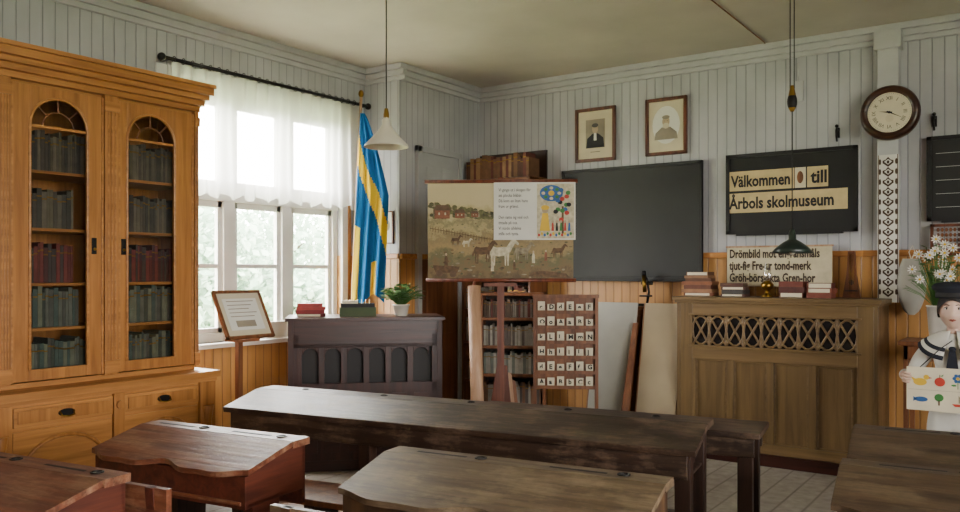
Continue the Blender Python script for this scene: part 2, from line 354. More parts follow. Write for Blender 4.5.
b=B('electrical_conduit'); b.tube([(-1.94,3.0,3.393),(-1.94,6.86,3.393),(-1.94,6.88,3.385)],.005,M_mid,6); b.box(-1.96,-1.92,5.4,5.44,3.385,3.4,M_mid)
b.tube([(-1.70,6.985,3.22),(-1.70,6.985,2.95)],.007,M_trim,6); b.box(-1.74,-1.66,6.96,7,2.9,3.06,M_trim); b.done()
# ---------------- blackboards
def bboard(name,x0,x1,z0,z1,y=6.925,fm=M_darkZ):
    b=B(name,(x0,y,z0)); W=x1-x0; Hh=z1-z0
    b.box(0,W,.01,.04,0,Hh,M_black)
    for q in ((0,W,-.002,.04,0,.03),(0,W,-.002,.04,Hh-.03,Hh),(0,.03,-.002,.04,0,Hh),(W-.03,W,-.002,.04,0,Hh)): b.box(*q,fm)
    b.box(.1,W-.1,-.04,.0,-.015,.0,fm); return b
b=bboard('blackboard',-3.88,-2.49,1.43,2.475,fm=M_blk); b.done(.003)
b=bboard('blackboard',-.767,.35,1.88,2.51,fm=M_blk)
for k in range(5): b.rect(.06,1.05,.1+k*.1,.103+k*.1,.008,M_trim)
b.done(.0)
b=bboard('welcome_sign_board',-2.28,-1.245,1.82,2.495,fm=M_blk)
b.rect(.03,.56,.365,.53,.006,M_oliveboard); b.rect(.66,.82,.365,.53,.006,M_oliveboard); b.rect(.01,.965,.18,.345,.006,M_oliveboard)
b.text('Välkommen',.135,.045,.004,.40,M_ink,wd=.75,bold=.03); b.text('till',.14,.69,.004,.40,M_ink,wd=.9,bold=.03); b.text('Årbols skolmuseum',.135,.03,.004,.215,M_ink,wd=.77,bold=.03)
b.rect(.565,.65,.365,.53,.006,M_cream); b.disc(.607,.45,.025,.05,.004,M_mid)
b.done()
M_stitch=paint('stitch_thread','3a2e26',.8); M_linen=paint('banner_linen','BFB496',.85,.1,12)
b=B('cross_stitch_banner',(-2.27,6.93,1.38)); b.box(0,.84,0,.012,0,.33,M_linen)
for k,t in enumerate(('Drömbild mot engransmåls','tjut-fig Fre-ar tond-merk','Gröh-börs-äkta Gren-hor')): b.text(t,.1,.02,-.003,.24-k*.1,M_stitch,wd=.66,bold=.03)
b.box(-.01,.85,-.004,.016,.325,.34,M_lt); b.done()
M_pf=wood('portrait_frame','6a3822','40200f','Z',.35); M_sep=paint('sepia_mount','C8BDA2',.8,.08,5); M_sg=paint('portrait_gray','3c3a38',.7,.2,12); M_face=paint('portrait_face','B09a80',.8,.1,14); M_bg2=paint('portrait_bg','8f8574',.8,.2,5)
def portrait(x0,x1,z0,z1,kind):
    b=B('framed_portrait',(x0,6.955,z0)); W=x1-x0; Hh=z1-z0; f=.03
    for q in ((0,W,0,.03,0,f),(0,W,0,.03,Hh-f,Hh),(0,f,0,.03,0,Hh),(W-f,W,0,.03,0,Hh)): b.box(*q,M_pf)
    b.box(f*.8,W-f*.8,.015,.03,f*.8,Hh-f*.8,M_sep); cx=W/2
    if kind==0:
        b.rect(cx-.1,cx+.1,.13,.40,.0135,M_bg2); b.fl([(cx-.095,.132),(cx+.095,.132),(cx+.085,.22),(cx+.03,.265),(cx-.03,.265),(cx-.085,.22)],.012,M_ink)
        b.fl([(cx-.015,.2),(cx+.015,.2),(cx+.012,.27),(cx-.012,.27)],.011,M_paper); b.disc(cx,.31,.032,.042,.010,M_face); b.disc(cx,.342,.034,.02,.009,M_sg); b.rect(cx-.05,cx+.05,.09,.095,.012,M_sg)
    else:
        b.disc(cx,.27,.13,.17,.0135,M_paper); b.fl([(cx-.11,.14),(cx+.11,.14),(cx+.1,.2),(cx+.04,.25),(cx-.04,.25),(cx-.1,.2)],.012,M_bg2)
        b.disc(cx,.3,.035,.045,.011,M_face); b.disc(cx,.262,.03,.026,.010,M_sep); b.disc(cx,.338,.036,.018,.010,M_bg2)
        for s in(-1,1): b.disc(cx+s*.014,.305,.005,.003,.009,M_sg)
    b.done(.004)
portrait(-3.75,-3.33,2.545,3.055,0); portrait(-3.03,-2.64,2.55,3.065,1)
b=B('wall_clock',(-1.0,6.80,2.70)); M_cr=wood('clock_rim','4a2a1a','241208','X',.3)
b.lathe([(.205,-.06),(.207,-.02),(.2,.0),(.19,.012),(.175,.016),(.16,.01),(.15,-.005),(.145,-.005)],(0,0,0),M_cr,48,axis='Y'); b.disc(0,0,.205,.205,.058,M_cr,40)
b.disc(0,0,.15,.15,.003,M_cream,40)
for k,t in enumerate(('XII','I','II','III','IIII','V','VI','VII','VIII','IX','X','XI')):
    a=math.radians(90-30*k); rr=.108; ro=-math.radians(30*k)
    b.text(t,.038,rr*math.cos(a)-.013*math.sin(-ro)*1,-.001,rr*math.sin(a)-.013*math.cos(ro),M_ink,'CENTER',ro)
for k in range(60):
    a=math.radians(6*k); c,s=math.cos(a),math.sin(a); b.fl([(.138*c-.001*s,.138*s+.001*c),(.144*c-.001*s,.144*s+.001*c),(.144*c+.001*s,.144*s-.001*c),(.138*c+.001*s,.138*s-.001*c)],-.001,M_ink)
def hand(b,ang,l,wd,y):
    a=math.radians(90-ang); c,s=math.cos(a),math.sin(a)
    b.fl([(-.02*c-wd*s,-.02*s+wd*c),(-.02*c+wd*s,-.02*s-wd*c),(l*c,l*s)],y,M_ink)
hand(b,280,.075,.007,-.003); hand(b,118,.115,.005,-.005); b.disc(0,0,.01,.01,-.006,M_ink); b.disc(0,-.045,.028,.028,-.0005,M_sep)
b.done(fixn=False)
b=B('woven_pattern_panel',(-1.09,6.86,1.27)); b.box(0,.145,0,.015,0,1.12,M_paper); M_pat=paint('pattern_brown','4a3626',.8)
for k in range(14):
    z=.04+k*.076; cx=.0725
    for s in (-1,1):
        b.fl([(cx,z),(cx+s*.038,z+.03),(cx+s*.038,z+.049),(cx,z+.017)],-.001,M_pat); b.fl([(cx,z+.076),(cx+s*.038,z+.032),(cx+s*.038,z+.049),(cx,z+.06)],-.0015,M_pat)
        b.disc(cx+s*.056,z+.04,.009,.024,-.001,M_pat,8)
    b.disc(cx,z+.037,.01,.014,-.001,M_pat,6)
b.rect(.004,.010,0,1.12,-.001,M_pat); b.rect(.135,.141,0,1.12,-.001,M_pat); b.done(fixn=False)
for (x,z) in ((-1.40,2.60),(-.72,2.62)):
    b=B('iron_coat_hook',(x,6.98,z)); b.box(-.015,.015,0,.02,-.03,.05,M_iron); b.tube([(0,0,.03),(0,-.03,.05),(0,-.05,.02),(0,-.045,-.02),(0,-.02,-.06)],.008,M_iron,8); b.ell((0,-.03,.06),(.014,.014,.014),M_iron); b.done()
b=B('abacus',(-.74,6.9,1.62)); 
for q in ((0,.9,0,.03,0,.02),(0,.9,0,.03,.215,.235),(0,.02,0,.03,0,.235),(.88,.9,0,.03,0,.235)): b.box(*q,M_pf)
for k in range(5):
    z=.04+k*.038; b.cyl((.02,.015,z),(.88,.015,z),.002,M_iron,seg=6)
    for i in range(10): b.ell((.05+i*.027+(0 if i<6 else .3),.015,z),(.011,.015,.015),M_pf if (i//5)%2 else M_mid,8,6)
b.box(.2,.24,.0,.06,.1,.13,M_pf); b.box(.66,.70,.0,.06,.1,.13,M_pf); b.done()
# ---------------- organ
b=B('pump_organ',(-2.53,6.45,0)); W=1.51; Hh=1.27
b.box(0,.03,0,.48,.0,Hh,M_organ); b.box(W-.03,W,0,.48,0,Hh,M_organ); b.box(.03,W-.03,.46,.48,0,Hh,M_organ)
b.box(-.03,W+.03,-.03,.5,Hh,Hh+.03,M_organX); b.box(-.015,W+.015,-.015,.48,Hh-.02,Hh,M_organX)
b.box(-.01,W+.01,-.02,.48,0,.09,M_maho)
b.box(.03,.13,0,.03,.09,Hh,M_organ); b.box(W-.14,W-.03,0,.03,.09,Hh,M_organ)
b.box(.13,W-.14,0,.03,1.15,Hh-.02,M_organX); b.box(.13,W-.14,0,.03,.80,.91,M_organX); b.box(.13,W-.14,0,.03,.09,.17,M_organX)
b.box(.13,W-.14,.03,.04,.9,1.16,M_mahoD)
b.box(.1,W-.11,-.012,0,1.15,1.165,M_organX); b.box(.1,W-.11,-.012,0,.895,.91,M_organX)
n=9; cw=(W-.27)/n
for i in range(n):
    cx=.13+cw*(i+.5); cz=1.03; 
    def ring(rx,rz,cx=cx): b.tube([(cx+rx*math.cos(t),.012,cz+rz*math.sin(t)) for t in [2*math.pi*k/14 for k in range(14)]],.010,M_organX,6,closed=True)
    ring(cw*.5,.115)
    for sx in(-1,1):
        b.tube([(cx+sx*cw*.5,.014,cz-.12),(cx-sx*cw*.5,.014,cz+.12)],.010,M_organX,6)
    b.box(cx+cw/2-.008,cx+cw/2+.008,.004,.02,.91,1.15,M_organX)
pn=4; pw=(W-.27)/pn
for i in range(pn):
    a=.13+pw*i; b.box(a,a+pw,.018,.03,.17,.8,M_organ)
    b.box(a-.03 if i else a,a+.03,0,.02,.17,.8,M_organ)
    for q in ((a+.03,a+pw-.03,.008,.018,.17,.185),(a+.03,a+pw-.03,.008,.018,.785,.8),(a+.03,a+.042,.008,.018,.17,.8),(a+pw-.042,a+pw-.03,.008,.018,.17,.8)): b.box(*q,M_organX)
b.done(.004)
oz=1.301
b=B('book_stack',(-2.42,6.70,oz)); 
z=bookstack(b,-.0,.0,0,4,.26,.17,['6a3a22','7a4a2c','5c3322','8a6244']); bookstack(b,.0,.0,z,3,.22,.15,['5b3a26','7a5638']); b.done()
b=B('book_stack',(-2.12,6.66,oz)); bookstack(b,0,0,0,4,.2,.15,['4a2e22','7a5a3c','33302c']); b.done()
b=B('book_row',(-1.76,6.6,oz)); bookstack(b,.10,.06,0,3,.2,.14,['5b2a20','6a3326','4c241c'],th=(.035,.045)); bookstack(b,.31,.06,0,3,.2,.14,['5b2a20','6a3326','7a4030'],th=(.032,.042)); b.done()
M_clear=glassmat('clear_glass',.25)
b=B('oil_lamp',(-1.86,6.66,oz)); b.lathe([(.05,0),(.05,.01),(.02,.025),(.016,.05),(.045,.07),(.05,.1),(.03,.125),(.02,.13)],(0,0,0),M_brass,20,cap=True); b.lathe([(.022,.13),(.035,.16),(.03,.2),(.02,.27)],(0,0,0),M_clear,20); b.done()
b=B('psaltery',(-1.33,6.8,oz)); M_ps=wood('psaltery_wood','6a4028','44220f','Z',.35)
b.prism([(0,0,0),(.13,0,0),(.10,0,.18),(.09,0,.36),(.04,0,.36),(.03,0,.18)],(0,.03,0),M_ps)
for k in range(4): b.cyl((.05+k*.012,-.004,.03),(.052+k*.009,-.004,.34),.0015,M_brass,seg=4)
b.disc(.065,.12,.02,.02,-.002,M_ink); b.box(.02,.11,-.012,0,.05,.06,M_ink); b.done()
b=B('low_cupboard',(-3.3,6.72,0)); b.box(0,.7,0,.25,.06,1.17,M_mid); b.box(-.02,.72,-.02,.25,1.17,1.2,M_mid); b.box(.02,.34,-.012,0,.12,1.12,M_mid); b.box(.36,.68,-.012,0,.12,1.12,M_mid); b.box(.0,.7,.0,.25,0,.06,M_darkZ); b.cyl((.32,-.012,.65),(.32,-.03,.65),.012,M_brass); b.done(.004)
b=B('microscope',(-2.96,6.81,1.2)); b.box(-.06,.06,-.05,.05,0,.02,M_iron); b.box(-.045,.045,-.04,.04,.08,.095,M_iron); b.tube([(0,.03,.02),(.01,.045,.12),(0,.04,.22),(-.01,.02,.25)],.012,M_iron,8); b.cyl((-.01,-.005,.12),(-.02,.005,.27),.018,M_brass); b.cyl((-.02,.005,.27),(-.022,.007,.31),.02,M_iron); b.cyl((-.05,.03,.2),(.05,.03,.2),.016,M_iron); b.done()
def lean(name,x0,x1,h,y0,y1,m,th=.015,taper=0):
    b=B(name)
    b.prism([(x0,y0,0),(x1,y0,0),(x1-taper,y1,h-.0),(x0+taper,y1,h)],(0,th,0),m)
    b.prism([(x0+.003,y0-.003,0.002),(x0+.012,y0-.003,0.002),(x0+.012+taper,y1-.003,h-.002),(x0+.003+taper,y1-.003,h-.002)],(0,.003,0),M_mid)
    return b.done(.003)
M_card=paint('gray_cardboard','A5A39A',.8,.08,3); M_card2=paint('tan_cardboard','A29278',.8,.08,3)
lean('leaning_display_board',-3.38,-2.97,1.23,6.42,6.66,M_card); lean('leaning_display_board',-2.91,-2.55,1.23,6.40,6.66,M_card2)
lean('leaning_plank',-3.0,-2.92,1.06,6.28,6.58,M_mid,.03,.02)
# ---------------- open bookshelves
def shelf(name,loc,deg,W,zs,top,dep,extra=0):
    b=B(name,loc,deg)
    b.box(0,.025,0,dep,0,top,M_mid); b.box(W-.025,W,0,dep,0,top,M_mid); b.box(0,W,dep-.02,dep,0,top+extra,M_darkZ)
    for z in zs: b.box(0,W,0,dep,z-.012,z+.012,M_mid)
    b.done(.003)
shelf('open_bookshelf',(-4.86,6.64,0),0,.80,(.05,.42,.8,1.12,1.45,1.8,2.1,2.40),2.42,.33,.28)
b=B('shelf_books',(-4.86,6.64,0)); W=.8
for z,cols in ((.433,['8a8478','4a4038','6b4a30']),(.813,['4a5650','6b675c','8a8478']),(1.133,['5c2a22','4a3a2c','777064']),(1.463,['4a3a2c']),(1.813,['5c2a22','6b4a30']),(2.421,['4a2a1c','6b4a30','8a6a48','5c2a22'])):
    bookrow(b,.03,W-.03,.03,.2,z,.17,.24,cols,.02,.05)
b.done()
shelf('low_bookshelf',(-4.0,5.72,0),28,.56,(.05,.36,.62,.86,1.10,1.31),1.322,.26)
b=B('shelf_books',(-4.0,5.72,0),28)
for z,cols,h in ((.063,['4a4038','6b4a30'],.24),(.373,['8a8478','4a4038','6b4a30'],.2),(.633,['6a7068','8b877c','A8A498'],.19),(.873,['8a8478','A8A498','5a5048'],.19),(1.113,['5c2a22','4a3a2c','777064'],.16)):
    bookrow(b,.03,.52,.03,.18,z,h*.8,h,cols,.012,.03)
b.done()
b=B('door_1',(BX,6.0,0),90)
M_dg=paint('door_gray','A4A5A6',.5,.05); M_dbr=wood('door_brown','7a4c2c','543018','Z',.4)
for q,m in (((0,.58,-.03,-.001,WZ+.02,2.63),M_dg),((0,.58,-.03,-.001,0,WZ-.03),M_dbr)): b.box(*q,m)
for a,c in ((.08,.26),(.32,.5)):
    b.box(a,c,-.037,-.03,1.75,2.5,M_dg); b.box(a,c,-.037,-.03,.2,.75,M_dbr); b.box(a,c,-.037,-.03,.9,1.5,M_dbr)
b.box(-.06,0,-.045,-.001,0,2.69,M_dg); b.box(.58,.63,-.045,-.001,0,2.69,M_dg); b.box(-.06,.63,-.045,-.001,2.63,2.69,M_dg); b.cyl((.05,-.03,1.05),(.05,-.075,1.05),.012,M_brass); b.ell((.05,-.085,1.05),(.022,.022,.022),M_brass); b.done(.004)
b=B('small_framed_picture',(-5.10,BY-.035,1.76)); 
for q in ((0,.14,0,.02,0,.012),(0,.14,0,.02,.29,.302),(0,.012,0,.02,0,.302),(.128,.14,0,.02,0,.302)): b.box(*q,M_pf)
b.box(.01,.13,.01,.02,.01,.295,M_paper); b.disc(.07,.17,.03,.05,.008,M_bg2); b.done()
# ---------------- flag
M_blue=clothmat('flag_blue','2A6CA8',0,.3); M_yel=clothmat('flag_yellow','E8C43A',0,.3)
b=B('swedish_flag',(-5.09,5.46,0),35)
b.tube([(-.16,-.02,.0),(-.03,.0,3.08)],.013,M_lt,10); b.ell((-.03,0,3.11),(.025,.025,.035),M_brass)
b.lathe([(.11,0),(.11,.02),(.03,.05),(.025,.18)],(-.155,-.02,0),M_iron,18,cap=True)
def ff(s,t):
    wdt=.04+.25*min(1,t*2.3)**.8; xl=-.035-.075*t
    return (xl+wdt*s, -.03-.03*math.sin(s*math.pi*5+t*2)*min(1,t*3+.2), 2.93-1.68*t-.05*math.sin(s*7)*t)
def fm(s,t):
    band=abs(s-(.02+1.15*(t-.2)/.55))<.17 or (t>.6 and s<.16) or (t>.82 and .55<s<.72)
    return M_yel if band else M_blue
b.grid(ff,40,60,M_blue,fm); b.done(fixn=False)
# ---------------- teacher's desk
b=B('teachers_desk',(-4.67,4.18,0),45); W=1.16; Hh=1.13
b.box(0,W,0,.5,0,.08,M_maho); b.box(0,.04,0,.5,.08,Hh,M_mahoZ); b.box(W-.04,W,0,.5,.08,Hh,M_mahoZ); b.box(.04,W-.04,.48,.5,.08,Hh,M_mahoZ); b.box(.04,W-.04,0.0,.48,.93,.96,M_maho)
b.box(-.02,W+.02,-.02,.52,Hh,Hh+.025,M_maho); b.box(.04,W-.04,.05,.06,.08,Hh,M_mahoD)
b.box(.04,W-.04,0,.03,Hh-.2,Hh,M_maho); b.box(.04,W-.04,0,.03,.08,.66,M_mahoZ)
n=6; cw=(W-.16)/n; b.box(.04,.08,0,.03,.6,Hh-.1,M_mahoZ); b.box(W-.08,W-.04,0,.03,.6,Hh-.1,M_mahoZ)
for i in range(n):
    a=.08+cw*i
    b.box(a-.022,a+.022,.002,.03,.62,Hh-.19,M_mahoZ)
    r=cw/2-.022; cx=a+cw/2; zs=Hh-.2-r-.005
    for k in range(10):
        t0,t1=math.pi*k/10,math.pi*(k+1)/10; p=(cx-r*math.cos(t0),.004,zs+r*math.sin(t0)); q=(cx-r*math.cos(t1),.004,zs+r*math.sin(t1))
        b.prism([p,q,(q[0],.004,Hh-.195),(p[0],.004,Hh-.195)],(0,.024,0),M_maho)
    b.box(a+.03,a+cw-.03,-.008,0,.14,.58,M_maho)
b.done(.004)
tz=Hh+.026
TD=Matrix.Translation((-4.67,4.18,0))@Matrix.Rotation(math.radians(45),4,'Z')
def td(x,y,z=tz): return tuple(TD@Vector((x,y,z)))
b=B('red_book_stack',td(.16,.2),40); bookstack(b,0,0,0,4,.22,.16,['7a1c1e','8a2224','5c1416','9a3a34'],th=(.022,.032)); b.done()
b=B('card_box',td(.52,.2),45); M_gb=paint('green_box','3c4a2c',.7); b.box(-.14,.14,-.08,.08,0,.07,M_gb); b.box(-.13,.13,-.07,.07,.07,.1,M_ink); b.box(-.12,.0,-.06,.06,.1,.12,M_cream)
for k in range(8): b.box(-.12+k*.03,-.118+k*.03,-.06,.06,.07,.13,M_cream)
b.done()
M_leaf=paint('leaf_green','4a7434',.5,.3,9); M_pot=paint('ceramic_pot','C9C4B8',.4,.05); M_soil=paint('soil','2a1e14',.9); M_petal=paint('petal_white','E6E4DC',.6,.02)
def plant(name,loc,pr,ph,n,rad,hgt,flower=None,lz=1,half=False):
    b=B(name,loc); b.lathe([(pr*.7,0),(pr*.75,.005),(pr,ph),(pr*1.05,ph),(pr*1.05,ph-.01),(pr*.9,ph-.01)],(0,0,0),M_pot,20,cap=True); b.lathe([(pr*.95,ph-.012),(.001,ph-.01)],(0,0,0),M_soil,20)
    for i in range(n):
        a=U(-1.6,1.6) if half else U(0,6.28); rr=rad*U(.2,1); h=ph+hgt*U(.35,1)*(1-.4*rr/rad); tip=Vector((rr*math.cos(a),rr*math.sin(a),h)); base=Vector((.02*math.cos(a),.02*math.sin(a),ph-.01))
        mid=(tip+base)/2+Vector((0,0,.02)); b.tube([base,mid,tip],.0018,M_leaf,4)
        d=Vector((math.cos(a),math.sin(a),U(-.3,.5))).normalized(); sd=Vector((-math.sin(a),math.cos(a),U(-.3,.3))); L=U(.03,.05)*lz; wv=L*.4
        v=[tip-d*L*.3,tip+sd*wv+d*L*.3,tip+d*L,tip-sd*wv+d*L*.3]; b.F([b.bm.verts.new(p) for p in v],M_leaf)
        if flower and i%flower==0:
            c=tip+Vector((0,0,.04)); b.tube([tip,c],.0018,M_leaf,4)
            for k in range(9):
                t=2*math.pi*k/9; e=Vector((math.cos(t),-.4*1,math.sin(t))); f=Vector((math.cos(t+.25),-.3,math.sin(t+.25))); g=Vector((math.cos(t-.25),-.3,math.sin(t-.25)))
                b.F([b.bm.verts.new(p) for p in (c,c+f*.022,c+e*.034,c+g*.022)],M_petal)
            b.ell(c+Vector((0,-.008,0)),(.008,.006,.008),M_yel,8,6)
    return b.done(fixn=False)
plant('potted_plant',td(.86,.2),.065,.09,220,.17,.18,lz=1.2)
plant('potted_plant',(HX+.02,4.98,wz0+.001),.055,.09,110,.12,.26,half=True)
b=B('papers_on_sill',(HX+.02,4.62,wz0+.001),80); b.cbox((0,0,.07),(.2,.01,.14),M_paper,(.2,0,0)); b.box(-.1,.1,-.02,.03,0,.01,M_paper); b.done()
# ---------------- slanted framed picture lectern
b=B('framed_document_stand',(-4.78,3.86,0),90)
sl=Matrix.Translation((0,0,1.195))@Matrix.Rotation(math.radians(-28),4,'X')
f=.022; W2,H2=.21,.19
for q in ((-W2,W2,-.012,.012,-H2,-H2+f),(-W2,W2,-.012,.012,H2-f,H2),(-W2,-W2+f,-.012,.012,-H2,H2),(W2-f,W2,-.012,.012,-H2,H2)): b.box(*q,M_mid,sl)
b.box(-W2+f*.8,W2-f*.8,-.004,.01,-H2+f*.8,H2-f*.8,M_sep,sl)
b.box(-.15,.15,-.0055,-.003,-.125,.125,M_paper,sl)
for k in range(5):
    z=.10-k*.03; b.box(-.12,.12-.03*(k%3),-.007,-.005,z,z+.006,M_bg2,sl)
b.box(-.09,.08,-.0075,-.005,-.10,-.05,M_bg2,sl)
b.box(-.02,.02,.03,.07,.05,1.16,M_mid); b.box(-.02,.02,-.15,.22,0,.05,M_mid); b.box(-.15,.15,.03,.07,0,.05,M_mid); b.box(-.1,.1,-.06,.08,1.0,1.02,M_mid)
b.done(.003)
# ---------------- easel with school poster
def poster_mat():
    m,nt,bs=newmat('farm_scene_print'); L=nt.links
    tc=N(nt,'ShaderNodeTexCoord'); sx=N(nt,'ShaderNodeSeparateXYZ'); L.new(tc.outputs['Object'],sx.inputs[0])
    mr=N(nt,'ShaderNodeMapRange'); mr.inputs[1].default_value=1.44; mr.inputs[2].default_value=2.16; L.new(sx.outputs[2],mr.inputs[0])
    no=N(nt,'ShaderNodeTexNoise'); no.inputs['Scale'].default_value=7; no.inputs['Detail'].default_value=10; no.inputs['Roughness'].default_value=.75; L.new(tc.outputs['Object'],no.inputs['Vector'])
    iv=N(nt,'ShaderNodeMapRange'); iv.inputs[1].default_value=.6; iv.inputs[2].default_value=1.0; iv.inputs[3].default_value=.85; iv.inputs[4].default_value=.15; L.new(mr.outputs[0],iv.inputs[0])
    nn=N(nt,'ShaderNodeMath',operation='SUBTRACT'); L.new(no.outputs['Fac'],nn.inputs[0]); nn.inputs[1].default_value=.5
    ad=N(nt,'ShaderNodeMath',operation='MULTIPLY_ADD'); L.new(nn.outputs[0],ad.inputs[0]); L.new(iv.outputs[0],ad.inputs[1]); L.new(mr.outputs[0],ad.inputs[2])
    cr=N(nt,'ShaderNodeValToRGB'); e=cr.color_ramp.elements; e[0].position=0; e[0].color=hx('54452e'); e[1].position=1; e[1].color=hx('C2B48E')
    for p,h in ((.12,'74603e'),(.22,'646040'),(.33,'967f54'),(.42,'80704c'),(.52,'a6946a'),(.6,'7b7452'),(.68,'a89870'),(.76,'BBAC86')):
        x=e.new(p); x.color=hx(h)
    L.new(ad.outputs[0],cr.inputs[0]); L.new(cr.outputs[0],bs.inputs['Base Color']); bs.inputs['Roughness'].default_value=.6; return m
M_farm=poster_mat(); M_ered=wood('easel_wood','7a3e26','4e2414','Z',.4)
b=B('easel_with_school_posters',(-3.31,5.0,0),32)
b.box(-.535,.53,0,.006,1.44,2.16,M_farm); b.cyl((-.56,.003,2.165),(.56,.003,2.165),.014,M_ered); b.cyl((-.55,.003,1.44),(.55,.003,1.44),.014,M_ered)
M_h1=paint('print_red','84543e',.7,.25,40); M_h2=paint('print_roof','604a38',.7,.2,30); M_hw=paint('print_white','C2B89C',.7,.2,40); M_hb=paint('print_brown','604830',.7,.3,40); M_gn=paint('print_green','64623e',.7,.3,40); M_hor=paint('print_gray','8a7e66',.7,.3,40); M_tree=paint('print_trees','525238',.7,.4,40)
ly=[-.0008]
def L_():
    ly[0]-=.000012; return ly[0]
for i in range(160):
    x=U(-.525,-.02); t=(x+.525)/.5; z=1.90+U(0,.11)*(1-.75*t); s=U(.010,.022); b.disc(x,z,s,s*.9,L_(),random.choice((M_tree,M_gn,M_gn,M_hor)),8)
for (x,z,s) in ((-.43,1.93,1.25),(-.30,1.92,.8),(-.19,1.92,.55)):
    y=L_(); b.rect(x-.045*s,x+.045*s,z-.03*s,z+.018*s,y,M_h1); b.fl([(x-.055*s,z+.018*s),(x+.055*s,z+.018*s),(x+.035*s,z+.05*s),(x-.035*s,z+.05*s)],y-.00001,M_h2)
    for q in (-.022,.014): b.rect(x+q*s,x+(q+.009)*s,z-.008*s,z+.006*s,y-.00002,M_hw)
for i in range(170):
    x=U(-.52,.51); z=U(1.46,1.86); s=.35+1.6*(1.9-z)
    if x>-.05 and z>1.72: continue
    b.disc(x,z,U(.008,.022)*s,U(.004,.009)*s,L_(),random.choice((M_gn,M_tree,M_hor,M_hb)),8)
for i in range(24):
    x=-.52+i*.02; z=1.82-.004*i; b.rect(x,x+.003,z-.02,z+.02,L_(),M_hb)
b.fl([(-.52,1.82),(-.04,1.732),(-.04,1.736),(-.52,1.824)],L_(),M_hb)
def horse(x,z,s,m):
    y=L_(); y2=L_(); y3=L_()
    b.fl([(x-.058*s,z+.01*s),(x-.05*s,z-.025*s),(x-.01*s,z-.03*s),(x+.035*s,z-.025*s),(x+.05*s,z-.005*s),(x+.048*s,z+.02*s),(x+.02*s,z+.022*s),(x-.02*s,z+.018*s),(x-.045*s,z+.026*s)],y,m)
    b.fl([(x+.025*s,z+.01*s),(x+.05*s,z-.01*s),(x+.078*s,z+.04*s),(x+.095*s,z+.03*s),(x+.1*s,z+.04*s),(x+.078*s,z+.064*s),(x+.06*s,z+.062*s)],y2,m)
    for d in (-.048,-.034,.026,.040): b.fl([(x+(d-.006)*s,z-.01*s),(x+(d-.003)*s,z-.08*s),(x+(d+.003)*s,z-.08*s),(x+(d+.007)*s,z-.01*s)],y2,m)
    b.fl([(x-.05*s,z+.02*s),(x-.074*s,z-.03*s),(x-.066*s,z-.045*s),(x-.045*s,z)],y3,m)
horse(.0,1.655,1.35,M_hw); horse(-.13,1.66,1.1,M_hb); horse(.16,1.66,.9,M_hor); horse(-.33,1.74,.5,M_hb); horse(-.25,1.72,.45,M_hw); horse(.42,1.66,.7,M_hb)
for (x,z,s) in ((-.40,1.60,1),(.24,1.62,.9),(-.06,1.56,.9),(.33,1.63,.8),(.10,1.56,.7)):
    b.fl([(x-.013*s,z-.06*s),(x+.013*s,z-.06*s),(x+.012*s,z),(x+.006*s,z+.02*s),(x-.006*s,z+.02*s),(x-.012*s,z)],L_(),random.choice((M_h1,M_hb,M_hw,M_h2))); b.disc(x,z+.03*s,.008*s,.011*s,L_(),M_face,8)
b.fl([(-.48,1.50),(-.32,1.49),(-.30,1.54),(-.5,1.55)],L_(),M_hb); b.disc(-.45,1.49,.025,.025,L_(),M_h2,12); b.disc(-.35,1.485,.025,.025,L_(),M_h2,12)
b.fl([(.20,1.47),(.5,1.46),(.48,1.49),(.30,1.51),(.24,1.50)],L_(),M_hb)
b.box(-.05,.545,-.012,-.008,1.735,2.155,M_paper)
for k,t in enumerate(('Vi gingo ut i skogen för','att plocka blåbär.','Då kom en liten hare','fram ur gräset.','','Den satte sig ned och','tittade på oss.','Vi stodo alldeles','stilla och tysta.')): b.text(t,.031,-.015,-.0135,2.09-k*.04,M_sg,wd=.80,bold=.01)
M_bl=paint('print_blue','2e5f9a',.6); M_yl=paint('print_yellow','D8B030',.6); M_rd=paint('print_scarlet','B8382a',.6); M_g2=paint('print_leaf','3a7a3a',.6)
b.rect(.265,.535,1.745,2.145,-.0125,M_hw); b.disc(.37,2.075,.085,.06,-.0132,M_bl); b.disc(.37,2.075,.022,.02,-.0137,M_yl,10)
for k in range(8):
    t=math.pi*2*k/8; b.disc(.37+.058*math.cos(t),2.075+.038*math.sin(t),.014,.012,-.0136,M_g2 if k%2 else M_hw,8)
b.fl([(.285,1.80),(.36,1.80),(.345,1.93),(.305,1.93)],-.0134,M_yl); b.disc(.325,1.955,.024,.026,-.0136,M_face); b.disc(.325,1.97,.03,.018,-.0138,M_yl)
b.rect(.445,.460,1.78,1.98,-.0134,M_hb)
for k in range(14): b.disc(.455+.06*math.cos(k*.9)*(.4+.6*(k%3)/2),1.99+.11*math.sin(k*.9)*(.4+.6*(k%3)/2),.018,.016,-.0135-.0001*k,(M_g2,M_rd,M_bl,M_ink)[k%4],9)
for k in range(12): b.disc(.28+k*.021,1.77+.01*(k%2),.009,.012,-.0152,(M_rd,M_yl,M_bl,M_g2)[k%4],7)
for k in range(5): b.fl([(.37+k*.03,1.80),(.39+k*.03,1.80),(.385+k*.03,1.86),(.375+k*.03,1.86)],-.0153,(M_rd,M_ink,M_g2,M_rd,M_bl)[k]); b.disc(.38+k*.03,1.868,.009,.01,-.0154,M_face,8)
b.prism([(-.025,-.07,0),(.025,-.07,0),(.025,.02,1.42),(-.025,.02,1.42)],(0,.03,0),M_ered)
b.prism([(-.025,.02,1.42),(.025,.02,1.42),(.02,.055,2.2),(-.02,.055,2.2)],(0,.03,0),M_ered)
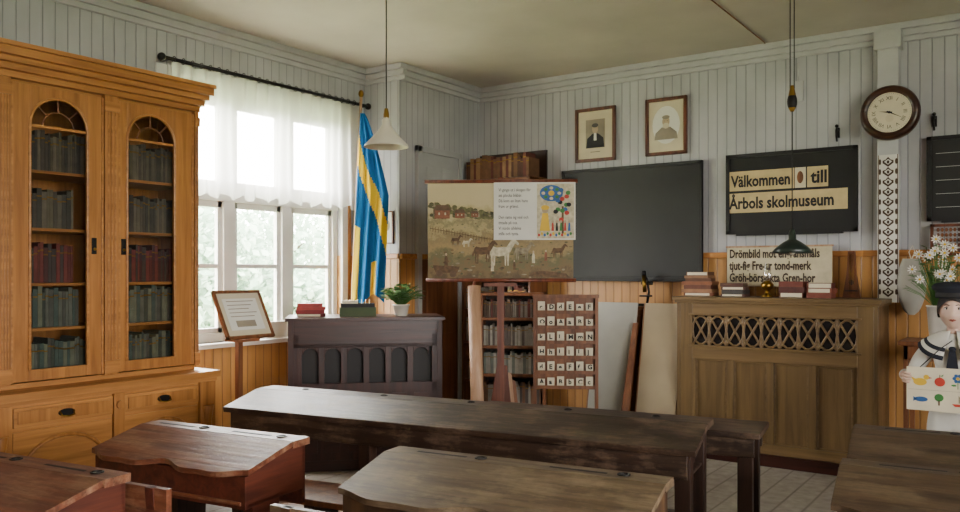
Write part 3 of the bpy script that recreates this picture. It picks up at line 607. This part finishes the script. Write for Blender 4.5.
b.prism([(-.02,.40,0),(.02,.40,0),(.02,.1,2.05),(-.02,.1,2.05)],(0,.025,0),M_ered); b.box(-.12,.12,-.03,.03,1.395,1.42,M_ered)
b.prism([(-.35,-.07,0),(.35,-.07,0),(.35,-.07,.05),(-.35,-.07,.05)],(0,.04,0),M_ered)
b.done(fixn=False)
b=B('rolled_chart',(-3.37,4.80,0)); b.tube([(.08,-.10,0.0),(-.05,.02,1.40)],.047,M_lt,18); b.tube([(.0805,-.101,-.0),(-.0505,.0205,1.43)],.012,M_ered,8); b.done()
# ---------------- letter rack
b=B('letter_card_rack',(-3.28,5.46,0),30); W=.45; z0=.59; z1=1.30
b.box(-.02,W+.02,.02,.035,z0,z1,M_mid)
for x in (-.025,W): b.box(x,x+.025,-.02,.05,0,z1+.01,M_mid)
b.box(-.03,W+.03,-.06,.2,0,.03,M_mid); b.box(-.03,W+.03,-.03,.05,z1,z1+.025,M_mid)
al='AaBbCcDdEeFfGgHhIiJjKkLlMmNnOo'
for r in range(6):
    z=z0+.02+r*.116; b.box(0,W,-.025,.02,z-.012,z,M_mid); b.box(0,W,-.03,-.02,z-.012,z+.014,M_mid)
    for c in range(6):
        x=.010+c*.074; hh=.062+.010*((r*7+c)%3); b.box(x,x+.055,-.006,-.002,z,z+hh,M_cream); b.text(al[(r*7+c)%30],.05,x+.013,-.0075,z+.024,M_ink,bold=.04)
        if c%2==0: b.box(x+.01,x+.05,-.012,-.008,z,z+.03,M_sep)
b.done()
b=B('stacked_picture_frames',(-3.56,5.10,0),30); 
for k in range(3): b.prism([(.0+k*.05,.02*k,0),(.28+k*.03,.02*k,0),(.20+k*.03,.08+.02*k,.78-.06*k),(.12+k*.03,.08+.02*k,.80-.06*k)],(0,.012,0),(M_ered,M_lt,M_mid)[k])
b.done(.002)
# ---------------- school desks
def school_desk(name,loc,deg,w,mt,ms,n=2,d=.45):
    b=B(name,loc,deg)
    b.box(0,w,-.11,0,.755,.785,mt)
    nx=36; th=.022
    def fy(u): return -d+.022*math.cos(u*2*math.pi*n)+.01*math.cos(u*4*math.pi*n)
    def zt(y): return .785-(abs(y)-.112)*.24
    tb=[];tf=[];bb=[];bf=[]
    for i in range(nx+1):
        u=i/nx; x=u*w; y=fy(u)
        tb.append(b.bm.verts.new((x,-.113,.785))); tf.append(b.bm.verts.new((x,y,zt(y)))); bb.append(b.bm.verts.new((x,-.113,.785-th))); bf.append(b.bm.verts.new((x,y,zt(y)-th)))
    for i in range(nx):
        b.F([tb[i],tf[i],tf[i+1],tb[i+1]],mt); b.F([bb[i],bb[i+1],bf[i+1],bf[i]],mt); b.F([tf[i],bf[i],bf[i+1],tf[i+1]],mt); b.F([tb[i],tb[i+1],bb[i+1],bb[i]],mt)
    b.F([tb[0],bb[0],bf[0],tf[0]],mt); b.F([tb[-1],tf[-1],bf[-1],bb[-1]],mt)
    e=.02; q=d-.05
    for x in (e,w-e-.025): b.prism([(x,-.01,.755),(x,-.01,.58),(x,-q,.56),(x,-q,.69),(x,-.12,.755)],(.025,0,0),ms)
    b.box(e,w-e,-.025,-.008,.50,.755,ms); b.box(e,w-e,-q,-.02,.565,.58,ms); b.box(e,w-e,-q-.015,-q+.005,.56,.69,ms)
    b.box(e+.02,w-e-.02,-q-.022,-q-.01,.575,.59,mt)
    for x in (.05,w-.10):
        b.box(x,x+.05,-.30,-.14,.05,.565,ms); b.box(x,x+.05,-.79,.02,0,.06,ms)
        b.prism([(x,-.18,.06),(x,-.02,.06),(x,-.14,.2)],(.05,0,0),ms)
        b.box(x,x+.05,-.70,-.58,.05,.42,ms); b.prism([(x,-.76,.40),(x,-.73,.40),(x,-.765,.74),(x,-.79,.74)],(.04,0,0),ms); b.box(x,x+.05,-.76,-.5,.39,.42,ms)
    b.box(.06,w-.06,-.26,-.2,.10,.13,mt)
    b.box(0.0,w,-.76,-.5,.42,.445,mt)
    b.box(0.0,w,-.783,-.760,.62,.74,mt); 
    for k in range(n):
        cx=w*(k+.5)/n
        b.lathe([(.024,.786),(.024,.790),(.017,.790),(.016,.775)],(cx+.12,-.055,0),M_iron,16,cap=False); b.lathe([(.017,.7865),(.001,.7865)],(cx+.12,-.055,0),M_ink,16)
        b.box(cx-.16,cx+.06,-.065,-.05,.7852,.7862,M_ink)
    return b.done(.004)
school_desk('school_desk',(-3.54,2.36,0),8,.91,M_red,M_redZ,d=.41)
school_desk('school_desk',(-3.59,1.55,0),8,.91,M_red,M_redZ,d=.41)
school_desk('school_desk',(-2.20,2.57,0),8,1.13,M_olive,M_oliveZ)
school_desk('school_desk',(-.76,4.17,0),6,1.16,M_brn,M_brnZ)
school_desk('school_desk',(-.66,3.38,0),6,1.16,M_brn,M_brnZ)
b=B('long_school_desk',(-3.95,3.42,0),9.2); W=2.66
b.box(0,W,-.15,0,.77,.80,M_dark)
b.prism([(0,-.152,.80),(0,-.152,.772),(0,-.435,.70),(0,-.44,.73)],(W,0,0),M_dark)
b.box(.04,W-.04,-.42,-.39,.60,.71,M_dark); b.box(.04,W-.04,-.41,-.02,.59,.605,M_dark); b.box(.04,W-.04,-.03,-.01,.56,.77,M_dark)
for x in (.03,.9,1.75,W-.10):
    b.box(x,x+.07,-.40,-.33,.06,.70,M_darkZ); b.box(x,x+.07,-.09,-.02,.06,.77,M_darkZ); b.prism([(x,-.41,.72),(x,-.41,.60),(x,0,.60),(x,0,.77),(x,-.15,.77)],(.03,0,0),M_darkZ)
    b.box(x,x+.07,-.95,.03,0,.07,M_darkZ); b.box(x,x+.05,-.40,-.05,.28,.34,M_darkZ)
    b.box(x,x+.06,-.86,-.66,.06,.41,M_darkZ)
b.box(0,W,-.92,-.62,.41,.44,M_mid); b.box(.05,W-.05,-.26,-.16,.12,.15,M_lt)
for cx in (.3,.85,1.4,1.95,2.4): b.lathe([(.022,.801),(.022,.805),(.015,.805),(.015,.79)],(cx,-.07,0),M_iron,14); b.lathe([(.016,.8015),(.001,.8015)],(cx,-.07,0),M_ink,14)
b.done(.004)
b=B('school_bench',(-2.78,4.08,0),9); W=1.6
b.box(0,W,-.36,0,.695,.725,M_dark); b.box(.03,W-.03,-.34,-.32,.60,.695,M_dark); b.box(.03,W-.03,-.04,-.02,.60,.695,M_dark)
for x in (.04,W-.11):
    b.box(x,x+.07,-.33,-.27,.0,.695,M_darkZ); b.box(x,x+.07,-.09,-.03,0,.695,M_darkZ); b.box(x,x+.05,-.33,-.03,.2,.27,M_darkZ)
b.box(.1,W-.1,-.2,-.14,.22,.25,M_dark); b.done(.004)
b=B('small_side_table',(-.64,6.4,0)); b.box(-.22,.22,-.2,.2,1.0,1.03,M_mid)
for x in (-.19,.16):
    for y in (-.17,.14): b.box(x,x+.03,y,y+.03,0,1.0,M_mid)
b.box(-.19,.19,-.17,.17,.9,1.0,M_mid); b.done(.003)
plant('flower_vase',(-.64,6.4,1.031),.07,.24,130,.20,.48,flower=5)
b=B('cloth_bag',(-.86,6.86,1.1)); 
def bg(u,v):
    t=2*math.pi*u; w_=.02+.075*math.sin(math.pi*min(1,v*.9+.1))**.6
    return (w_*math.cos(t)*(1+.08*math.sin(5*t)),-.0+.05*math.sin(t)*(.4+.6*math.sin(math.pi*v)),.50-.42*v)
b.grid(bg,28,16,M_card); b.tube([(0,0,.49),(-.02,.03,.55),(0,.06,.60),(.02,.03,.55),(0,0,.49)],.004,M_cream,6); b.done()
# ---------------- child mannequin
emp=bpy.data.objects.new('child_mannequin',None); bpy.context.collection.objects.link(emp); emp.location=(-.475,5.6,0)
bpy.context.view_layer.update()
M_suit=paint('white_sailor_suit','D2D0C8',.8,.05,8); M_skin=paint('doll_skin','D4B2A0',.45,.04,8); M_navy=paint('navy_cloth','161a26',.8); M_hair=paint('dark_hair','1c1410',.6,.3,30); M_lip=paint('doll_lips','9a4238',.4); M_shoe=paint('black_shoe','141212',.35)
def skin(name,verts,edges,radii,roots,m,sub=2):
    bm=bmesh.new(); ly=bm.verts.layers.skin.verify(); vs=[]
    for i,p in enumerate(verts):
        v=bm.verts.new(p); r=radii[i]; v[ly].radius=(r,r) if not isinstance(r,tuple) else r; v[ly].use_root=i in roots; vs.append(v)
    for a,c in edges: bm.edges.new((vs[a],vs[c]))
    me=bpy.data.meshes.new(name); bm.to_mesh(me); bm.free(); me.materials.append(m)
    o=bpy.data.objects.new(name,me); bpy.context.collection.objects.link(o)
    sk=o.modifiers.new('skin','SKIN'); sk.use_smooth_shade=True; ss=o.modifiers.new('sub','SUBSURF'); ss.levels=sub; ss.render_levels=sub
    o.parent=emp; return o
V=[(0,0,.66),(0,0,.78),(0,0,.92),(0,0,1.03),(0,0,1.09),(0,-.005,1.15)]; r=[.115,.10,.10,.105,.07,.045]
E=[(0,1),(1,2),(2,3),(3,4),(4,5)]
for s in (-1,1):
    k=len(V); V+=[(s*.115,0,1.055),(s*.185,.01,.96),(s*.225,.02,.86),(s*.24,-.08,.875),(s*.245,-.165,.895)]; r+=[.058,.05,.045,.04,.035]; E+=[(3,k),(k,k+1),(k+1,k+2),(k+2,k+3),(k+3,k+4)]
    k=len(V); V+=[(s*.075,0,.60),(s*.08,-.005,.38),(s*.08,.01,.12)]; r+=[.085,.065,.05]; E+=[(0,k),(k,k+1),(k+1,k+2)]
skin('sailor_suit_body',V,E,r,{0},M_suit)
for s in (-1,1):
    V=[(s*.245,-.15,.893),(s*.245,-.19,.893),(s*.243,-.215,.89)]; r=[.02,.024,.022]; E=[(0,1),(1,2)]; roots={0}
    for i in range(4):
        z=.912-i*.0165; L=(.9,1,.95,.78)[i]; k=len(V)
        V+=[(s*.243,-.205,z),(s*.238,-.245,z),(s*.238-s*.022*L,-.262,z-.002),(s*.238-s*.048*L,-.262,z-.004)]; r+=[.009,.0085,.008,.0065]; E+=[(k,k+1),(k+1,k+2),(k+2,k+3)]; roots.add(k)
    k=len(V); V+=[(s*.235,-.175,.905),(s*.218,-.195,.915),(s*.20,-.215,.912)]; r+=[.011,.0095,.008]; E+=[(k,k+1),(k+1,k+2)]; roots.add(k)
    skin('hand_l' if s<0 else 'hand_r',V,E,r,roots,M_skin,2)
    b=B('shoe'); b.M=Matrix.Identity(4); b.ell((s*.08,-.03,.04),(.042,.095,.04),M_shoe,16,10); b.cyl((s*.08,.02,.04),(s*.08,.015,.12),.04,M_shoe); b.done(parent=emp)
b=B('head'); b.M=Matrix.Identity(4)
C=Vector((0,-.01,1.275)); rs=[]; rg=28; seg=36
for i in range(rg+1):
    ph=-math.pi/2+math.pi*i/rg; ph=max(-1.555,min(1.555,ph)); zz=math.sin(ph); cc=math.cos(ph); ring=[]
    for k in range(seg):
        t=2*math.pi*k/seg; x=.08*cc*math.cos(t); y=.095*cc*math.sin(t); z=.12*zz
        if zz<0: x*=1-.30*zz*zz; y*=1-.18*zz*zz
        fr=max(0,-math.sin(t))
        if zz<-.2: y+=-.012*fr*cc
        g=math.exp(-((x/.012)**2))*math.exp(-(((z+.018)/.020)**2)); y-=.020*g*fr
        g=math.exp(-((x/.008)**2))*math.exp(-(((z-.012)/.025)**2)); y-=.008*g*fr
        for sx in(-1,1):
            g=math.exp(-(((x-sx*.031)/.015)**2))*math.exp(-(((z-.010)/.013)**2)); y+=.009*g*fr
            g=math.exp(-(((x-sx*.038)/.02)**2))*math.exp(-(((z+.035)/.022)**2)); y-=.005*g*fr
        g=math.exp(-((x/.022)**2))*math.exp(-(((z+.058)/.009)**2)); y-=.005*g*fr
        g=math.exp(-((x/.02)**2))*math.exp(-(((z+.098)/.015)**2)); y-=.006*g*fr
        ring.append(C+Vector((x,y,z)))
    rs.append(ring)
b.rings(rs,M_skin); M_eye=paint('doll_eye_white','E4E2DC',.2,.01); M_iris=paint('doll_iris','3a2c22',.2)
for sx in(-1,1):
    b.ell(C+Vector((sx*.031,-.072,.010)),(.014,.011,.009),M_eye,14,10); b.ell(C+Vector((sx*.031,-.081,.010)),(.0062,.004,.0062),M_iris,12,8)
    b.tube([C+Vector((sx*.016,-.089,.029)),C+Vector((sx*.03,-.089,.034)),C+Vector((sx*.045,-.080,.029))],.0025,M_hair,6)
    b.tube([C+Vector((sx*.017,-.083,.013)),C+Vector((sx*.031,-.083,.020)),C+Vector((sx*.045,-.074,.013))],.0018,M_hair,6)
    b.ell(C+Vector((sx*.081,.005,.0)),(.010,.018,.027),M_skin,12,10)
b.tube([C+Vector((-.02,-.090,-.056)),C+Vector((-.007,-.0985,-.054)),C+Vector((0,-.0985,-.0555)),C+Vector((.007,-.0985,-.054)),C+Vector((.02,-.090,-.056))],[.001,.003,.0028,.003,.001],M_lip,8)
b.tube([C+Vector((-.017,-.091,-.058)),C+Vector((0,-.0975,-.062)),C+Vector((.017,-.091,-.058))],[.001,.0035,.001],M_lip,8)
b.tube([(0,.005,1.12),(0,.0,1.2)],[.042,.038],M_skin,16)
def hr(u,v):
    t=2*math.pi*u; ph=math.pi/2-v*1.95; fr=max(0,-math.sin(t)); ph=max(ph,.42*fr*1.1-.55*(1-fr)) ; 
    return C+Vector((.090*math.cos(ph)*math.cos(t)*(1+.01*math.sin(40*t)),.106*math.cos(ph)*math.sin(t)*(1+.01*math.sin(37*t)),.13*math.sin(ph)))
b.grid(hr,48,16,M_hair)
b.done(parent=emp,fixn=False)
b=B('sailor_hat'); b.M=Matrix.Identity(4)
b.lathe([(.094,1.345),(.098,1.345),(.098,1.385),(.118,1.40),(.12,1.415),(.10,1.432),(.05,1.442),(.001,1.443)],(0,0,0),M_navy,36); b.lathe([(.0985,1.352),(.0995,1.36),(.0995,1.37),(.0985,1.378)],(0,0,0),M_ink,36); b.done(parent=emp)
b=B('sailor_collar'); b.M=Matrix.Identity(4)
def col(u,v):
    t=-math.pi/2+.25+u*(2*math.pi-.5); back=max(0,math.sin(t)); r0=.05+v*(.115+.02*back); drop=v*(.05+.05*back)+v*v*.03
    fr=max(0,-math.sin(t)); return (r0*math.cos(t)*1.15,r0*math.sin(t)*(.92),1.15-drop-.09*v*fr)
b.grid(col,40,8,M_suit,lambda u,v: M_navy if .6<v<.72 or v>.86 else M_suit); b.prism([(-.012,-.118,1.05),(.012,-.118,1.05),(.03,-.118,.93),(-.03,-.118,.93)],(0,.012,0),M_navy); b.ell((0,-.115,1.05),(.02,.014,.016),M_navy); b.done(parent=emp,solid=.004,fixn=False)
b=B('picture_card'); b.M=Matrix.Identity(4)
b.box(-.22,.22,-.254,-.249,.70,.95,M_cream)
yy=-.2555; yz=-.2565
b.disc(-.15,.865,.035,.022,yy,M_yl,14); b.disc(-.118,.893,.015,.015,yz,M_yl,10); b.fl([(-.105,.895),(-.088,.890),(-.105,.885)],yy,M_rd); b.fl([(-.185,.87),(-.2,.895),(-.17,.88)],yy,M_yl)
b.disc(-.05,.87,.027,.026,yy,M_rd,14); b.rect(-.052,-.048,.895,.912,yy,M_hb); b.fl([(-.048,.903),(-.03,.915),(-.035,.902)],yy,M_g2)
b.rect(.038,.042,.835,.88,yy,M_g2); b.disc(.02,.855,.014,.006,yy,M_g2,8)
for k in range(6): b.disc(.04+.018*math.cos(k*1.047),.895+.018*math.sin(k*1.047),.010,.010,yy,M_bl,8)
b.disc(.04,.895,.009,.009,yz,M_yl,8)
b.rect(.11,.17,.84,.88,yy,M_hw); b.fl([(.10,.88),(.18,.88),(.14,.915)],yy,M_h1); b.rect(.13,.145,.84,.865,yz,M_hb)
b.disc(-.145,.765,.035,.015,yy,M_bl,14); b.fl([(-.185,.78),(-.185,.75),(-.165,.765)],yy,M_bl)
b.rect(-.058,-.050,.735,.765,yy,M_hb); b.disc(-.054,.78,.024,.022,yy,M_g2,12)
b.fl([(.01,.75),(.08,.75),(.065,.735),(.025,.735)],yy,M_rd); b.fl([(.043,.755),(.043,.80),(.075,.755)],yy,M_hor)
b.disc(.12,.75,.013,.013,yy,M_rd,10); b.disc(.155,.755,.013,.013,yy,M_rd,10); b.fl([(.12,.76),(.14,.80),(.155,.765),(.141,.795)],yy,M_g2)
b.rect(-.21,.21,.819,.8205,yy,M_bg2)
b.tube([(-.15,-.251,.95),(-.06,-.14,1.05),(0,-.11,1.10)],.003,M_ink,6); b.done(parent=emp,fixn=False)
# ---------------- outdoors
b=B('garden_ground'); b.box(-40,-5.6,-20,30,-.5,-.4,paint('grass','9aac78',.9,.3,2)); b.box(3.5,40,-20,30,-.5,-.4,MC['grass']); b.done()
M_fol=clothmat('foliage_green','88A08A',0,.4); M_fol2=clothmat('foliage_light','B0C2AE',0,.45); M_bark=wood('bark','5a4a3a','3a2e22','Z',.8)
def tree(x,y,h,rad,n,trunk=True):
    b=B('garden_tree',(x,y,-.4)); b.tube([(0,0,0),(.05,.1,h*.5),(0,0,h*.8)],[.14,.1,.05],M_bark,10)
    for i in range(9):
        a=U(0,6.28); z=h*U(.3,.7); b.tube([(0,0,z),(rad*.7*math.cos(a),rad*.7*math.sin(a),z+h*.2)],[.04,.01],M_bark,6)
    for i in range(n):
        while 1:
            p=Vector((U(-1,1),U(-1,1),U(-1,1)))
            if .3<p.length<1: break
        c=Vector((p.x*rad,p.y*rad,h*.55+p.z*h*.42)); s=U(.07,.13); d=Vector((U(-1,1),U(-1,1),U(-1,1))).normalized(); e=d.orthogonal().normalized()
        b.F([b.bm.verts.new(q) for q in (c-d*s,c+e*s*.5,c+d*s,c-e*s*.5)],M_fol if R()<.6 else M_fol2)
    b.done(fixn=False)
tree(-12,8,3.2,2.0,7000); tree(-14,12,3.4,2.4,6000); tree(-11.5,4.4,2.6,1.6,5000); tree(-13.5,16,3.2,2.4,5000); tree(-10.5,6.2,2.0,1.3,4000); tree(-11,10,2.0,1.4,4000)
# ---------------- light
w=bpy.data.worlds.new('World'); bpy.context.scene.world=w; w.use_nodes=True
bgn=w.node_tree.nodes['Background']; bgn.inputs[0].default_value=(1,.97,.935,1); bgn.inputs[1].default_value=50.0
def portal(name,loc,rot,sx,sy):
    l=bpy.data.lights.new(name,'AREA'); l.shape='RECTANGLE'; l.size=sx; l.size_y=sy; l.cycles.is_portal=True
    o=bpy.data.objects.new(name,l); bpy.context.collection.objects.link(o); o.location=loc; o.rotation_euler=rot
portal('window_portal_1',(HX-.22,4.5,1.93),(0,math.radians(-90),0),2.0,1.8)
portal('window_portal_2',(RX+.22,-.9,1.93),(0,math.radians(90),0),2.0,2.0); portal('window_portal_3',(RX+.22,2.0,1.93),(0,math.radians(90),0),2.0,2.0)
# ---------------- camera
cam=bpy.data.cameras.new('Camera'); co=bpy.data.objects.new('Camera',cam); bpy.context.collection.objects.link(co)
co.location=(0,0,1.5); co.rotation_euler=(math.radians(90),0,math.radians(34.95)); cam.sensor_width=36; cam.lens=36*818/960; cam.shift_y=.0167; cam.clip_start=.05; cam.clip_end=200
bpy.context.scene.camera=co
